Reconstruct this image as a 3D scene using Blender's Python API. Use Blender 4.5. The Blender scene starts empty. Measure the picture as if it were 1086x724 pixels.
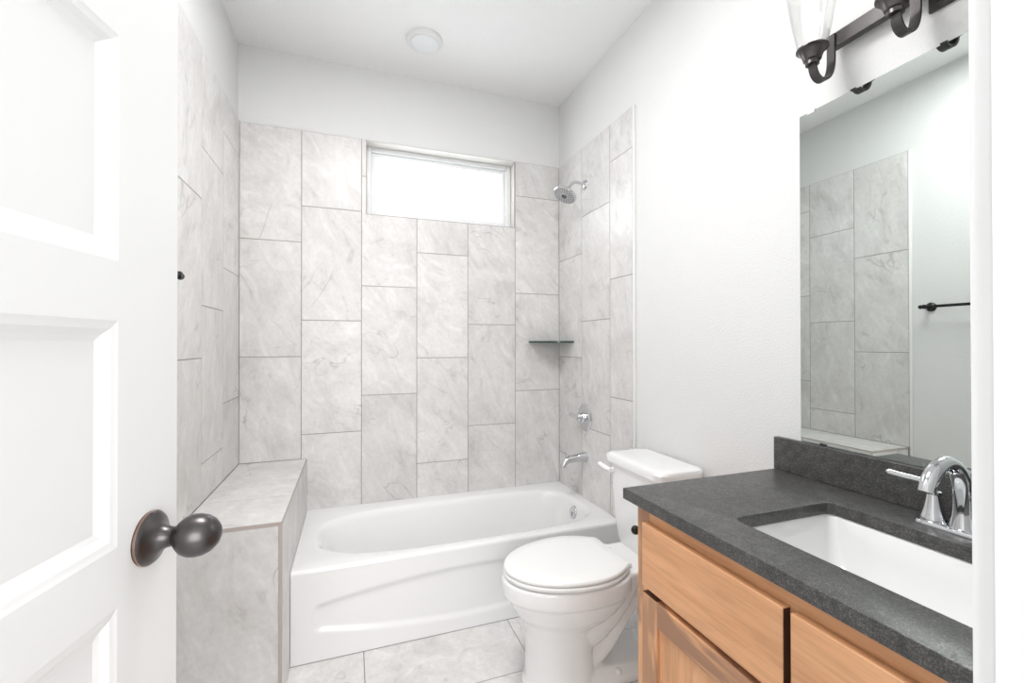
import bpy, bmesh, math
from mathutils import Vector, Matrix
from math import sin, cos, pi, radians

S = bpy.context.scene
COL = S.collection

# ------------------------------------------------------------------ camera
CAM_AT = (0.5424, -2.6256, 1.256)
YAW, PITCH, ROLL, FOCAL_PX = 0.3456, 0.0058, -0.001, 473.04
cam_data = bpy.data.cameras.new('camera')
cam = bpy.data.objects.new('camera', cam_data)
COL.objects.link(cam)
cam_data.sensor_fit = 'HORIZONTAL'
cam_data.sensor_width = 36.0
cam_data.lens = FOCAL_PX / 1086.0 * 36.0
cam_data.clip_start = 0.02
cam.matrix_world = (Matrix.Translation(CAM_AT) @ Matrix.Rotation(-YAW, 4, 'Z')
                    @ Matrix.Rotation(pi / 2 + PITCH, 4, 'X') @ Matrix.Rotation(ROLL, 4, 'Z'))
S.camera = cam

# ------------------------------------------------------------------ view, world, lights
S.view_settings.view_transform = 'Standard'
S.view_settings.look = 'None'
S.view_settings.gamma = 1.0
S.view_settings.use_curve_mapping = False
S.view_settings.exposure = 0.07
SKY_STRENGTH = 5.8
BULB_WATTS = 0.05
ROOM_WATTS = 25.0
HALL_FILL_WATTS = 57.0

wd = bpy.data.worlds.new('overcast_sky')
S.world = wd
wd.use_nodes = True
wn = wd.node_tree.nodes['Background']
wn.inputs[0].default_value = (0.95, 0.98, 1.0, 1)
wn.inputs[1].default_value = SKY_STRENGTH


def area_light(name, loc, size, watts, color=(1, 1, 1), rot=(0, 0, 0), shape='DISK'):
    d = bpy.data.lights.new(name, 'AREA')
    d.shape = shape
    d.size = size
    d.energy = watts
    d.color = color
    o = bpy.data.objects.new(name, d)
    o.location = loc
    o.rotation_euler = rot
    COL.objects.link(o)
    return o


# ------------------------------------------------------------------ room numbers (metres)
W = 1.814            # tile face of the right wall; the left tile face is x = 0, the back one y = 0
DL, DR, DB = -0.010, 1.824, 0.010      # painted drywall faces
YF = -2.500          # room face of the front (door) wall
CEIL = 2.810
TILE_TOP = 2.403
YC = -1.095          # toilet centre line

HY = -4.3            # far end of the hallway behind the doorway
area_light('room_fill_light', (0.62, -1.50, CEIL - 0.03), 0.7, ROOM_WATTS, (1.0, 0.995, 0.985))  # added fill under the ceiling, standing in for bounced light; no fixture
area_light('hall_fill_light', (0.5, HY + 0.02, 1.5), 1.8, HALL_FILL_WATTS, (0.98, 0.99, 1.0), (pi / 2, 0, 0), 'SQUARE')  # added frontal fill at the hall end; the wall has no window

# ------------------------------------------------------------------ materials


def mat(name):
    m = bpy.data.materials.new(name)
    m.use_nodes = True
    nt = m.node_tree
    return m, nt, nt.nodes['Principled BSDF']


def node(nt, kind, **kw):
    n = nt.nodes.new(kind)
    for k, v in kw.items():
        if k.startswith('i_'):
            n.inputs[k[2:].replace('_', ' ')].default_value = v
        else:
            setattr(n, k, v)
    return n


def ramp(nt, stops):
    n = nt.nodes.new('ShaderNodeValToRGB')
    cr = n.color_ramp
    while len(cr.elements) < len(stops):
        cr.elements.new(0.5)
    for e, (p, c) in zip(cr.elements, stops):
        e.position = p
        e.color = (c[0], c[1], c[2], 1) if len(c) == 3 else c
    return n


def mix(nt, a, b, fac, mode='MIX'):
    n = nt.nodes.new('ShaderNodeMix')
    n.data_type = 'RGBA'
    n.blend_type = mode
    for sock, v in ((n.inputs[0], fac), (n.inputs[6], a), (n.inputs[7], b)):
        if hasattr(v, 'links'):
            nt.links.new(v, sock)
        else:
            sock.default_value = v if isinstance(v, (int, float)) else (v[0], v[1], v[2], 1)
    return n.outputs[2]


def simple(name, col, rough=0.5, metal=0.0, spec=0.5, coat=0.0):
    m, nt, b = mat(name)
    b.inputs['Base Color'].default_value = (*col, 1)
    b.inputs['Roughness'].default_value = rough
    b.inputs['Metallic'].default_value = metal
    b.inputs['Specular IOR Level'].default_value = spec
    b.inputs['Coat Weight'].default_value = coat
    b.inputs['Coat Roughness'].default_value = 0.06
    return m


def paint(name, col, bump=0.12, scale=160, rough=0.75):
    m, nt, b = mat(name)
    tc = node(nt, 'ShaderNodeTexCoord')
    n = node(nt, 'ShaderNodeTexNoise', i_Scale=scale, i_Detail=3.0)
    nt.links.new(tc.outputs['Object'], n.inputs['Vector'])
    r = ramp(nt, [(0.40, (0, 0, 0)), (0.62, (1, 1, 1))])
    nt.links.new(n.outputs['Fac'], r.inputs[0])
    bp = node(nt, 'ShaderNodeBump', i_Strength=bump, i_Distance=0.004)
    nt.links.new(r.outputs[0], bp.inputs['Height'])
    nt.links.new(bp.outputs[0], b.inputs['Normal'])
    b.inputs['Base Color'].default_value = (*col, 1)
    b.inputs['Roughness'].default_value = rough
    return m


def tile_mat(name, rough=0.32, tint=(1, 1, 1), stretch=(1, 1, 1)):
    """pale grey stone-look porcelain; every tile (mesh island) gets its own cut of the pattern"""
    m, nt, b = mat(name)
    L = nt.links.new
    tc = node(nt, 'ShaderNodeTexCoord')
    geo = node(nt, 'ShaderNodeNewGeometry')
    rnd = node(nt, 'ShaderNodeTexWhiteNoise', noise_dimensions='1D')
    L(geo.outputs['Random Per Island'], rnd.inputs['W'])
    off = node(nt, 'ShaderNodeVectorMath', operation='SCALE')
    L(rnd.outputs['Color'], off.inputs[0])
    off.inputs['Scale'].default_value = 23.0
    add = node(nt, 'ShaderNodeVectorMath', operation='ADD')
    L(tc.outputs['Object'], add.inputs[0])
    L(off.outputs[0], add.inputs[1])
    # tilt the grain a little differently on every tile
    rot = node(nt, 'ShaderNodeVectorRotate', rotation_type='AXIS_ANGLE')
    rot.inputs['Axis'].default_value = (0.75, 1, 0.15)
    ang = node(nt, 'ShaderNodeMath', operation='MULTIPLY_ADD')
    L(rnd.outputs['Value'], ang.inputs[0])
    ang.inputs[1].default_value = 0.75
    ang.inputs[2].default_value = 0.35
    L(add.outputs[0], rot.inputs['Vector'])
    L(ang.outputs[0], rot.inputs['Angle'])
    # clouds
    n1 = node(nt, 'ShaderNodeTexNoise', i_Scale=3.2, i_Detail=7.0, i_Roughness=0.62, i_Distortion=0.9)
    L(rot.outputs[0], n1.inputs['Vector'])
    # brushed streaks along one direction
    mp = node(nt, 'ShaderNodeMapping')
    mp.inputs['Scale'].default_value = (8.0, 8.0, 1.7)
    L(rot.outputs[0], mp.inputs['Vector'])
    n2 = node(nt, 'ShaderNodeTexNoise', i_Scale=1.6, i_Detail=8.0, i_Roughness=0.68, i_Distortion=1.2)
    L(mp.outputs[0], n2.inputs['Vector'])
    n3 = node(nt, 'ShaderNodeTexNoise', i_Scale=55.0, i_Detail=3.0)
    L(rot.outputs[0], n3.inputs['Vector'])
    c1 = ramp(nt, [(0.30, (0.640, 0.624, 0.612)), (0.46, (0.732, 0.718, 0.708)), (0.62, (0.784, 0.773, 0.763))])
    L(n1.outputs['Fac'], c1.inputs[0])
    c2 = ramp(nt, [(0.28, (0.70, 0.685, 0.675)), (0.42, (0.935, 0.925, 0.92)), (0.56, (1.0, 1.0, 1.0)), (0.70, (1.14, 1.14, 1.14))])
    L(n2.outputs['Fac'], c2.inputs[0])
    col = mix(nt, c1.outputs[0], c2.outputs[0], 0.8, 'MULTIPLY')
    c3 = ramp(nt, [(0.35, (0.95, 0.95, 0.95)), (0.65, (1.03, 1.03, 1.03))])
    L(n3.outputs['Fac'], c3.inputs[0])
    col = mix(nt, col, c3.outputs[0], 0.7, 'MULTIPLY')
    # thin crack-like veins, only here and there
    n4 = node(nt, 'ShaderNodeTexNoise', i_Scale=1.5, i_Detail=4.0, i_Roughness=0.55, i_Distortion=0.8)
    L(rot.outputs[0], n4.inputs['Vector'])
    sub = node(nt, 'ShaderNodeMath', operation='SUBTRACT')
    L(n4.outputs['Fac'], sub.inputs[0])
    sub.inputs[1].default_value = 0.53
    ab = node(nt, 'ShaderNodeMath', operation='ABSOLUTE')
    L(sub.outputs[0], ab.inputs[0])
    v = ramp(nt, [(0.0, (1, 1, 1)), (0.007, (0, 0, 0))])
    L(ab.outputs[0], v.inputs[0])
    gate = ramp(nt, [(0.48, (0, 0, 0)), (0.70, (1, 1, 1))])
    n5 = node(nt, 'ShaderNodeTexNoise', i_Scale=6.0, i_Detail=2.0)
    L(add.outputs[0], n5.inputs['Vector'])
    L(n5.outputs['Fac'], gate.inputs[0])
    vm = node(nt, 'ShaderNodeMath', operation='MULTIPLY')
    L(v.outputs[0], vm.inputs[0])
    L(gate.outputs[0], vm.inputs[1])
    vs = node(nt, 'ShaderNodeMath', operation='MULTIPLY')
    L(vm.outputs[0], vs.inputs[0])
    vs.inputs[1].default_value = 0.55
    col = mix(nt, col, (0.30, 0.29, 0.28), vs.outputs[0])
    # a slight tone of its own for each tile
    tone = ramp(nt, [(0.0, (0.95 * tint[0], 0.95 * tint[1], 0.95 * tint[2])), (1.0, (1.04 * tint[0], 1.04 * tint[1], 1.04 * tint[2]))])
    L(rnd.outputs['Value'], tone.inputs[0])
    col = mix(nt, col, tone.outputs[0], 1.0, 'MULTIPLY')
    L(col, b.inputs['Base Color'])
    b.inputs['Roughness'].default_value = rough
    return m


def granite_mat():
    m, nt, b = mat('dark_granite')
    L = nt.links.new
    tc = node(nt, 'ShaderNodeTexCoord')
    v = node(nt, 'ShaderNodeTexVoronoi', i_Scale=520.0)
    L(tc.outputs['Object'], v.inputs['Vector'])
    c = ramp(nt, [(0.0, (0.036, 0.036, 0.037)), (0.45, (0.062, 0.062, 0.063)), (0.8, (0.084, 0.083, 0.083)), (0.94, (0.13, 0.122, 0.110)), (1.0, (0.17, 0.152, 0.125))])
    sp = node(nt, 'ShaderNodeSeparateColor')
    L(v.outputs['Color'], sp.inputs[0])
    L(sp.outputs[0], c.inputs[0])
    n = node(nt, 'ShaderNodeTexNoise', i_Scale=45.0, i_Detail=4.0)
    L(tc.outputs['Object'], n.inputs['Vector'])
    c2 = ramp(nt, [(0.35, (0.75, 0.75, 0.76)), (0.65, (1.2, 1.2, 1.19))])
    L(n.outputs['Fac'], c2.inputs[0])
    L(mix(nt, c.outputs[0], c2.outputs[0], 1.0, 'MULTIPLY'), b.inputs['Base Color'])
    rr = ramp(nt, [(0.0, (0.30, 0.30, 0.30)), (1.0, (0.52, 0.52, 0.52))])
    L(sp.outputs[1], rr.inputs[0])
    L(rr.outputs[0], b.inputs['Roughness'])
    b.inputs['Specular IOR Level'].default_value = 0.6
    return m


def wood_mat(name, axis, heart=0.0, seed=0.0):
    """knotty alder; axis = the way the grain runs; heart = how much dark heartwood shows"""
    m, nt, b = mat(name)
    L = nt.links.new
    tc = node(nt, 'ShaderNodeTexCoord')
    mp = node(nt, 'ShaderNodeMapping')
    sc = {'Y': (14, 1.3, 14), 'Z': (14, 14, 1.3)}[axis]
    mp.inputs['Scale'].default_value = sc
    mp.inputs['Location'].default_value = (seed, seed * 1.7, seed * 0.6)
    L(tc.outputs['Object'], mp.inputs['Vector'])
    n1 = node(nt, 'ShaderNodeTexNoise', i_Scale=1.0, i_Detail=8.0, i_Roughness=0.6, i_Distortion=0.6)
    L(mp.outputs[0], n1.inputs['Vector'])
    c1 = ramp(nt, [(0.25, (0.66, 0.330, 0.160)), (0.45, (0.76, 0.402, 0.208)), (0.60, (0.82, 0.452, 0.240)), (0.78, (0.71, 0.365, 0.185))])
    L(n1.outputs['Fac'], c1.inputs[0])
    mp2 = node(nt, 'ShaderNodeMapping')
    mp2.inputs['Scale'].default_value = tuple(x * (11 if x > 5 else 7) for x in sc)
    L(tc.outputs['Object'], mp2.inputs['Vector'])
    n2 = node(nt, 'ShaderNodeTexNoise', i_Scale=1.0, i_Detail=4.0)
    L(mp2.outputs[0], n2.inputs['Vector'])
    c2 = ramp(nt, [(0.33, (0.88, 0.86, 0.84)), (0.5, (0.98, 0.975, 0.97)), (0.65, (1.03, 1.03, 1.03))])
    L(n2.outputs['Fac'], c2.inputs[0])
    col = mix(nt, c1.outputs[0], c2.outputs[0], 1.0, 'MULTIPLY')
    mp3 = node(nt, 'ShaderNodeMapping')
    mp3.inputs['Scale'].default_value = tuple(x * (0.9 if x > 5 else 2.2) for x in sc)
    mp3.inputs['Location'].default_value = (seed * 2.1 + 3.3, seed + 1.1, seed * 1.3 + 0.4)
    L(tc.outputs['Object'], mp3.inputs['Vector'])
    n3 = node(nt, 'ShaderNodeTexNoise', i_Scale=1.0, i_Detail=3.0, i_Distortion=0.8)
    L(mp3.outputs[0], n3.inputs['Vector'])
    g = ramp(nt, [(0.46, (0, 0, 0)), (0.54, (heart, heart, heart))])
    L(n3.outputs['Fac'], g.inputs[0])
    col = mix(nt, col, (0.30, 0.160, 0.100), g.outputs[0])
    L(col, b.inputs['Base Color'])
    b.inputs['Roughness'].default_value = 0.42
    b.inputs['Specular IOR Level'].default_value = 0.4
    return m


def thin_glass(name, tint=(1, 1, 1), facing=0.06, edge=0.55, rough=0.02):
    """single thin sheet: see-through straight on, mirror-like at grazing view"""
    m, nt, b = mat(name)
    L = nt.links.new
    nt.nodes.remove(b)
    out = nt.nodes['Material Output']
    tr = node(nt, 'ShaderNodeBsdfTransparent')
    fw = node(nt, 'ShaderNodeLayerWeight', i_Blend=0.5)
    tc_ = ramp(nt, [(0.55, tint), (1.0, tuple(x * 0.84 for x in tint))])
    L(fw.outputs['Facing'], tc_.inputs[0])
    L(tc_.outputs[0], tr.inputs[0])
    gl = node(nt, 'ShaderNodeBsdfGlossy')
    gl.inputs[0].default_value = (1, 1, 1, 1)
    gl.inputs['Roughness'].default_value = rough
    lw = node(nt, 'ShaderNodeLayerWeight', i_Blend=0.35)
    r = ramp(nt, [(0.0, (facing,) * 3), (1.0, (edge,) * 3)])
    L(lw.outputs['Facing'], r.inputs[0])
    mx = node(nt, 'ShaderNodeMixShader')
    L(r.outputs[0], mx.inputs[0])
    L(tr.outputs[0], mx.inputs[1])
    L(gl.outputs[0], mx.inputs[2])
    L(mx.outputs[0], out.inputs[0])
    return m


def emit(name, col, strength):
    m, nt, b = mat(name)
    b.inputs['Base Color'].default_value = (*col, 1)
    b.inputs['Emission Color'].default_value = (*col, 1)
    b.inputs['Emission Strength'].default_value = strength
    return m


M = {
    'wall': paint('white_wall_paint', (0.79, 0.79, 0.787), 0.20),
    'ceiling': paint('white_ceiling_paint', (0.93, 0.93, 0.93), 0.25, 90),
    'trim': simple('white_semi_gloss_trim', (0.83, 0.83, 0.83), 0.35),
    'door': simple('white_door_paint', (0.845, 0.85, 0.85), 0.38),
    'tile': tile_mat('grey_stone_look_tile'),
    'floor_tile': tile_mat('grey_stone_look_floor_tile', 0.38, (1.08, 1.08, 1.08)),
    'grout': paint('taupe_grout', (0.37, 0.315, 0.292), 0.2, 400, 0.9),
    'corner_grout': simple('light_taupe_grout', (0.47, 0.41, 0.38), 0.9),
    'tile_edge': simple('white_edge_trim', (0.86, 0.86, 0.85), 0.35),
    'acrylic': simple('white_tub_enamel', (0.90, 0.90, 0.90), 0.16, coat=0.4),
    'china': simple('white_vitreous_china', (0.90, 0.90, 0.90), 0.10, coat=0.5),
    'seat': simple('white_seat_plastic', (0.90, 0.90, 0.895), 0.22),
    'chrome': simple('polished_chrome', (0.66, 0.67, 0.69), 0.05, 1.0),
    'chrome_soft': simple('brushed_spray_face', (0.58, 0.59, 0.60), 0.35, 0.6),
    'rubber': simple('grey_nozzle_rubber', (0.12, 0.12, 0.125), 0.6),
    'bronze': simple('oil_rubbed_bronze', (0.095, 0.088, 0.088), 0.30, 0.9),
    'bronze_flat': simple('dark_bronze_bar', (0.085, 0.080, 0.080), 0.42, 0.7),
    'copper': simple('rubbed_copper_rim', (0.36, 0.22, 0.175), 0.3, 1.0),
    'black': simple('matte_black_metal', (0.018, 0.018, 0.020), 0.35, 0.5),
    'granite': granite_mat(),
    'wood_y': wood_mat('alder_horizontal_grain', 'Y', 0.12),
    'wood_rail': wood_mat('alder_rail_with_dark_heart', 'Y', 0.85, 2.0),
    'wood_z': wood_mat('alder_vertical_grain', 'Z', 0.65, 1.2),
    'wood_panel': wood_mat('alder_panel', 'Z', 0.10, 4.4),
    'end_gap_shade': simple('end_grain_with_gap_shade', (0.085, 0.036, 0.020), 0.5),  # shade of the narrow gaps between fronts, painted onto the end faces
    'inside': simple('dark_cabinet_inside', (0.10, 0.055, 0.03), 0.7),
    'glass': thin_glass('clear_lamp_glass', (0.97, 0.97, 0.97), 0.05, 0.35),
    'pane': thin_glass('window_pane_glass', (0.97, 0.99, 1.0), 0.03, 0.5),
    'reveal': simple('warm_grey_window_reveal', (0.60, 0.575, 0.54), 0.6),
    'vinyl': simple('white_window_vinyl', (0.85, 0.86, 0.87), 0.35),
    'bulb': emit('warm_white_bulb', (1.0, 0.97, 0.92), 1.6),
    'clip_clear': simple('clear_plastic_clip', (0.80, 0.82, 0.82), 0.15),
    'clip_dark': simple('dark_mirror_clip', (0.05, 0.055, 0.06), 0.3, 0.5),
    'mirror_back': simple('mirror_edge_glass', (0.45, 0.55, 0.52), 0.2),
}
# mirror silvering, faintly green like float glass
_m, _nt, _b = mat('silvered_mirror')
_b.inputs['Base Color'].default_value = (0.705, 0.750, 0.730, 1)
_b.inputs['Metallic'].default_value = 1.0
_b.inputs['Roughness'].default_value = 0.0
M['mirror'] = _m
# green shelf glass
_m, _nt, _b = mat('green_shelf_glass')
_b.inputs['Base Color'].default_value = (0.05, 0.13, 0.10, 1)
_b.inputs['Roughness'].default_value = 0.05
_b.inputs['Transmission Weight'].default_value = 0.55
_b.inputs['IOR'].default_value = 1.5
M['shelf_glass'] = _m

# ------------------------------------------------------------------ mesh helpers
ROOT = {}            # object name -> world origin of its top-level thing


def tag(o, label=None, cat=None, group=None, kind=None):
    for k, v in (('label', label), ('category', cat), ('group', group), ('kind', kind)):
        if v:
            o[k] = v
    return o


def thing(name, label, cat, loc, group=None):
    o = bpy.data.objects.new(name, None)
    o.empty_display_size = 0.05
    o.location = loc
    COL.objects.link(o)
    ROOT[o.name] = Vector(loc)
    return tag(o, label, cat, group)


class MB:
    """collects shapes, written in world coordinates, into one mesh object"""

    def __init__(self):
        self.bm = bmesh.new()
        self.xf = None

    def _new(self, before, mi, smooth):
        fs = [f for f in self.bm.faces if f not in before]
        for f in fs:
            f.material_index = mi
            f.smooth = smooth
        return fs

    def prism(self, pts, axis, a, b, mi=0, smooth=False):
        """polygon in the plane across `axis`, pushed from a to b. 2D order: x->(y,z) y->(x,z) z->(x,y)"""
        def P(u, v, w):
            return {'x': (w, u, v), 'y': (u, w, v), 'z': (u, v, w)}[axis]
        va = [self.bm.verts.new(P(u, v, a)) for u, v in pts]
        vb = [self.bm.verts.new(P(u, v, b)) for u, v in pts]
        fs = [self.bm.faces.new(va), self.bm.faces.new(vb[::-1])]
        n = len(pts)
        for i in range(n):
            fs.append(self.bm.faces.new((va[i], vb[i], vb[(i + 1) % n], va[(i + 1) % n])))
        for f in fs:
            f.material_index = mi
            f.smooth = smooth
        bmesh.ops.recalc_face_normals(self.bm, faces=fs)
        return fs

    def box(self, x0, x1, y0, y1, z0, z1, bevel=0.0, seg=2, mi=0):
        x0, x1 = sorted((x0, x1)); y0, y1 = sorted((y0, y1)); z0, z1 = sorted((z0, z1))
        fs = self.prism([(x0, y0), (x1, y0), (x1, y1), (x0, y1)], 'z', z0, z1, mi)
        if bevel > 0:
            es = list({e for f in fs for e in f.edges})
            r = bmesh.ops.bevel(self.bm, geom=es, offset=bevel, segments=seg, profile=0.5, affect='EDGES')
            for f in r['faces']:
                f.material_index = mi
                f.smooth = True
        return self

    def loft(self, rings, mi=0, cap0=True, cap1=True, closed=True, smooth=True):
        vs = [[self.bm.verts.new(p) for p in r] for r in rings]
        n = len(vs[0])
        fs = []
        for a, b in zip(vs, vs[1:]):
            for i in range(n if closed else n - 1):
                j = (i + 1) % n
                fs.append(self.bm.faces.new((a[i], a[j], b[j], b[i])))
        if cap0:
            fs.append(self.bm.faces.new(vs[0][::-1]))
        if cap1:
            fs.append(self.bm.faces.new(vs[-1]))
        for f in fs:
            f.material_index = mi
            f.smooth = smooth
        bmesh.ops.recalc_face_normals(self.bm, faces=fs)
        return fs

    def lathe(self, prof, at, axis=(0, 0, 1), n=40, mi=0, cap0=True, cap1=True):
        """prof: list of (radius, distance along axis)"""
        ax = Vector(axis).normalized()
        t = Vector((0, 0, 1)) if abs(ax.z) < 0.9 else Vector((1, 0, 0))
        u = ax.cross(t).normalized()
        v = ax.cross(u)
        at = Vector(at)
        rings = [[at + ax * h + (u * cos(2 * pi * k / n) + v * sin(2 * pi * k / n)) * max(r, 1e-4) for k in range(n)] for r, h in prof]
        self.loft(rings, mi, cap0, cap1)
        return self

    def tube(self, pts, rad, n=20, mi=0, up=None, flat=None, cap=True):
        """round tube (or a flat bar with flat=(half_w, half_t), half_w along `up`) along points"""
        pts = [Vector(p) for p in pts]
        if not hasattr(rad, '__len__'):
            rad = [rad] * len(pts)
        rings = []
        u = None
        for i, p in enumerate(pts):
            d = (pts[min(i + 1, len(pts) - 1)] - pts[max(i - 1, 0)]).normalized()
            if up is not None:
                w = Vector(up)
                u = (w - d * w.dot(d)).normalized()
            elif u is None:
                w = Vector((0, 0, 1)) if abs(d.z) < 0.9 else Vector((0, 1, 0))
                u = (w - d * w.dot(d)).normalized()
            else:
                u = (u - d * u.dot(d)).normalized()
            v = d.cross(u)
            if flat:
                a, b = flat
                rings.append([p + u * a + v * b, p - u * a + v * b, p - u * a - v * b, p + u * a - v * b])
            else:
                rings.append([p + (u * cos(2 * pi * k / n) + v * sin(2 * pi * k / n)) * rad[i] for k in range(n)])
        self.loft(rings, mi, cap, cap, smooth=not flat)
        return self

    def sphere(self, c, r, scale=(1, 1, 1), n=24, mi=0):
        prof = [(r * sin(pi * k / (n // 2)), -r * cos(pi * k / (n // 2))) for k in range(n // 2 + 1)]
        c = Vector(c)
        rings = [[c + Vector((q * cos(2 * pi * j / n) * scale[0], q * sin(2 * pi * j / n) * scale[1], h * scale[2])) for j in range(n)] for q, h in [(max(a, 1e-4), b) for a, b in prof]]
        self.loft(rings, mi)
        return self

    def transform(self, mtx):
        bmesh.ops.transform(self.bm, matrix=mtx, verts=self.bm.verts)
        return self

    def build(self, name, mats, parent=None, origin=None, sharp=35):
        me = bpy.data.meshes.new(name)
        org = Vector((0, 0, 0))
        if parent is not None:
            org = ROOT[parent.name]
        elif origin is not None:
            org = Vector(origin)
        bmesh.ops.translate(self.bm, verts=self.bm.verts, vec=-org)
        self.bm.to_mesh(me)
        self.bm.free()
        for m in (mats if isinstance(mats, (list, tuple)) else [mats]):
            me.materials.append(M[m] if isinstance(m, str) else m)
        if sharp:
            try:
                me.set_sharp_from_angle(angle=radians(sharp))
            except Exception:
                pass
        o = bpy.data.objects.new(name, me)
        COL.objects.link(o)
        if parent is not None:
            o.parent = parent
        else:
            o.location = org
        ROOT[o.name] = org
        return o


def bez(p0, p1, p2, p3, n=12):
    p0, p1, p2, p3 = map(Vector, (p0, p1, p2, p3))
    return [p0 * (1 - t) ** 3 + p1 * 3 * t * (1 - t) ** 2 + p2 * 3 * t * t * (1 - t) + p3 * t ** 3 for t in [k / n for k in range(n + 1)]]


def rrect(x0, x1, y0, y1, r, n=6):
    """rounded rectangle, counter-clockwise 2D points"""
    pts = []
    for cx, cy, a0 in ((x1 - r, y0 + r, -pi / 2), (x1 - r, y1 - r, 0), (x0 + r, y1 - r, pi / 2), (x0 + r, y0 + r, pi)):
        for k in range(n + 1):
            a = a0 + pi / 2 * k / n
            pts.append((cx + r * cos(a), cy + r * sin(a)))
    return pts


def structure(o):
    o['kind'] = 'structure'
    return o


# ------------------------------------------------------------------ tiled panels
G = 0.0020           # half a grout joint


def tile_panel(name, axis, face, back, cols, z0f, z1, parent, cut=None, mats=('tile', 'grout')):
    """cols: (u0, u1, [joint heights]); face = plane of tile faces, back = plane they are stuck to"""
    mb = MB()
    rec = face + (back - face) * 0.18
    for u0, u1, js, z0 in [(c[0], c[1], c[2], c[3] if len(c) > 3 else z0f) for c in cols]:
        zs = [z0] + sorted(z for z in js if z0 + 0.01 < z < z1 - 0.01) + [z1]
        for a, b in zip(zs, zs[1:]):
            l, r, lo, hi = u0 + G, u1 - G, a + G, b - G
            poly = [(l, lo), (r, lo), (r, hi), (l, hi)]
            if cut:
                cl, cr_, cb, ct = cut
                if r > cl and l < cr_ and hi > cb:
                    if l >= cl - 0.004 and r <= cr_ + 0.004:
                        poly = [(l, lo), (r, lo), (r, cb), (l, cb)] if lo < cb - 0.01 else None
                    elif l < cl:            # L-shaped piece on the left of the opening
                        if lo < cb - 0.01:
                            poly = [(l, lo), (r, lo), (r, cb), (cl, cb), (cl, hi), (l, hi)]
                        else:
                            poly = [(l, lo), (cl, lo), (cl, hi), (l, hi)]
                    else:
                        if lo < cb - 0.01:
                            poly = [(l, lo), (r, lo), (r, hi), (cr_, hi), (cr_, cb), (l, cb)]
                        else:
                            poly = [(cr_, lo), (r, lo), (r, hi), (cr_, hi)]
            if poly:
                mb.prism(poly, axis, back, face, 0)
        # grout bed
        if cut and u1 > cut[0] and u0 < cut[1]:
            if u0 < cut[0] - 0.006:
                mb.prism([(u0, z0), (u1, z0), (u1, cut[2]), (cut[0], cut[2]), (cut[0], z1), (u0, z1)], axis, back, rec, 1)
            else:
                mb.prism([(u0, z0), (u1, z0), (u1, cut[2]), (u0, cut[2])], axis, back, rec, 1)
        else:
            mb.prism([(u0, z0), (u1, z0), (u1, z1), (u0, z1)], axis, back, rec, 1)
    o = mb.build(name, list(mats), parent, sharp=None)
    return o


P24 = 0.6126         # one 24 inch tile plus its joint


def js(top):
    return [top - P24 * k for k in range(-1, 5)]


# ------------------------------------------------------------------ shell
WT = 0.12
WIN = (0.620, 1.508, 1.986, TILE_TOP)      # window opening in the back wall

mb = MB()
mb.box(DL - WT, DL, YF - WT, DB + WT, 0, CEIL)
wall_left = structure(mb.build('wall_left', 'wall'))
mb = MB()
mb.box(DR, DR + WT, YF - WT, DB + WT, 0, CEIL)
wall_right = structure(mb.build('wall_right', 'wall'))
mb = MB()
mb.prism([(DL, 0), (DR, 0), (DR, WIN[2] - 0.012), (DL, WIN[2] - 0.012)], 'y', DB, DB + WT)
mb.prism([(DL, WIN[3]), (DR, WIN[3]), (DR, CEIL), (DL, CEIL)], 'y', DB, DB + WT)
mb.prism([(DL, WIN[2] - 0.012), (WIN[0] - 0.012, WIN[2] - 0.012), (WIN[0] - 0.012, WIN[3]), (DL, WIN[3])], 'y', DB, DB + WT)
mb.prism([(WIN[1] + 0.012, WIN[2] - 0.012), (DR, WIN[2] - 0.012), (DR, WIN[3]), (WIN[1] + 0.012, WIN[3])], 'y', DB, DB + WT)
wall_back = structure(mb.build('wall_back', 'wall'))

OP_L, OP_R, OP_T = 0.160, 0.838, 2.050     # doorway
mb = MB()
mb.box(DL, OP_L - 0.018, YF - WT, YF, 0, CEIL)
mb.box(OP_R + 0.018, DR, YF - WT, YF, 0, CEIL)
mb.box(OP_L - 0.018, OP_R + 0.018, YF - WT, YF, OP_T + 0.018, CEIL)
wall_front = structure(mb.build('wall_front', 'wall'))
mb = MB()
mb.box(DL - WT, DR + WT, YF - WT, DB + WT, CEIL, CEIL + 0.1)
ceiling = structure(mb.build('ceiling', 'ceiling'))

# floor tiles, long side across the room
mb = MB()
rows = [-0.407 - 0.305 * k for k in range(0, 8)]
for k, y1 in enumerate(rows):
    y0 = y1 - 0.305
    if k == 0:
        continue
    if k == 1:
        y1 = -0.6955
    if y0 < YF - WT:
        y0 = YF - WT
    x = -0.019 + (0.0 if k % 2 else 0.0) - (0.305 if k % 2 == 0 else 0.0) + (0.305 if k == 1 else 0.0)
    x = (0.591 if k % 2 == 1 else 0.896) - 0.6215 * 3
    while x < DR:
        l, r = max(x, DL), min(x + 0.6215, DR)
        if r - l > 0.02:
            mb.prism([(l + G, y0 + G), (r - G, y0 + G), (r - G, y1 - G), (l + G, y1 - G)], 'z', -0.012, 0.0, 0)
        x += 0.6215
mb.box(DL - WT, DR + WT, YF - WT, DB + WT, -0.10, -0.0016, mi=1)
floor = structure(mb.build('floor', ['floor_tile', 'grout'], sharp=None))

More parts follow.
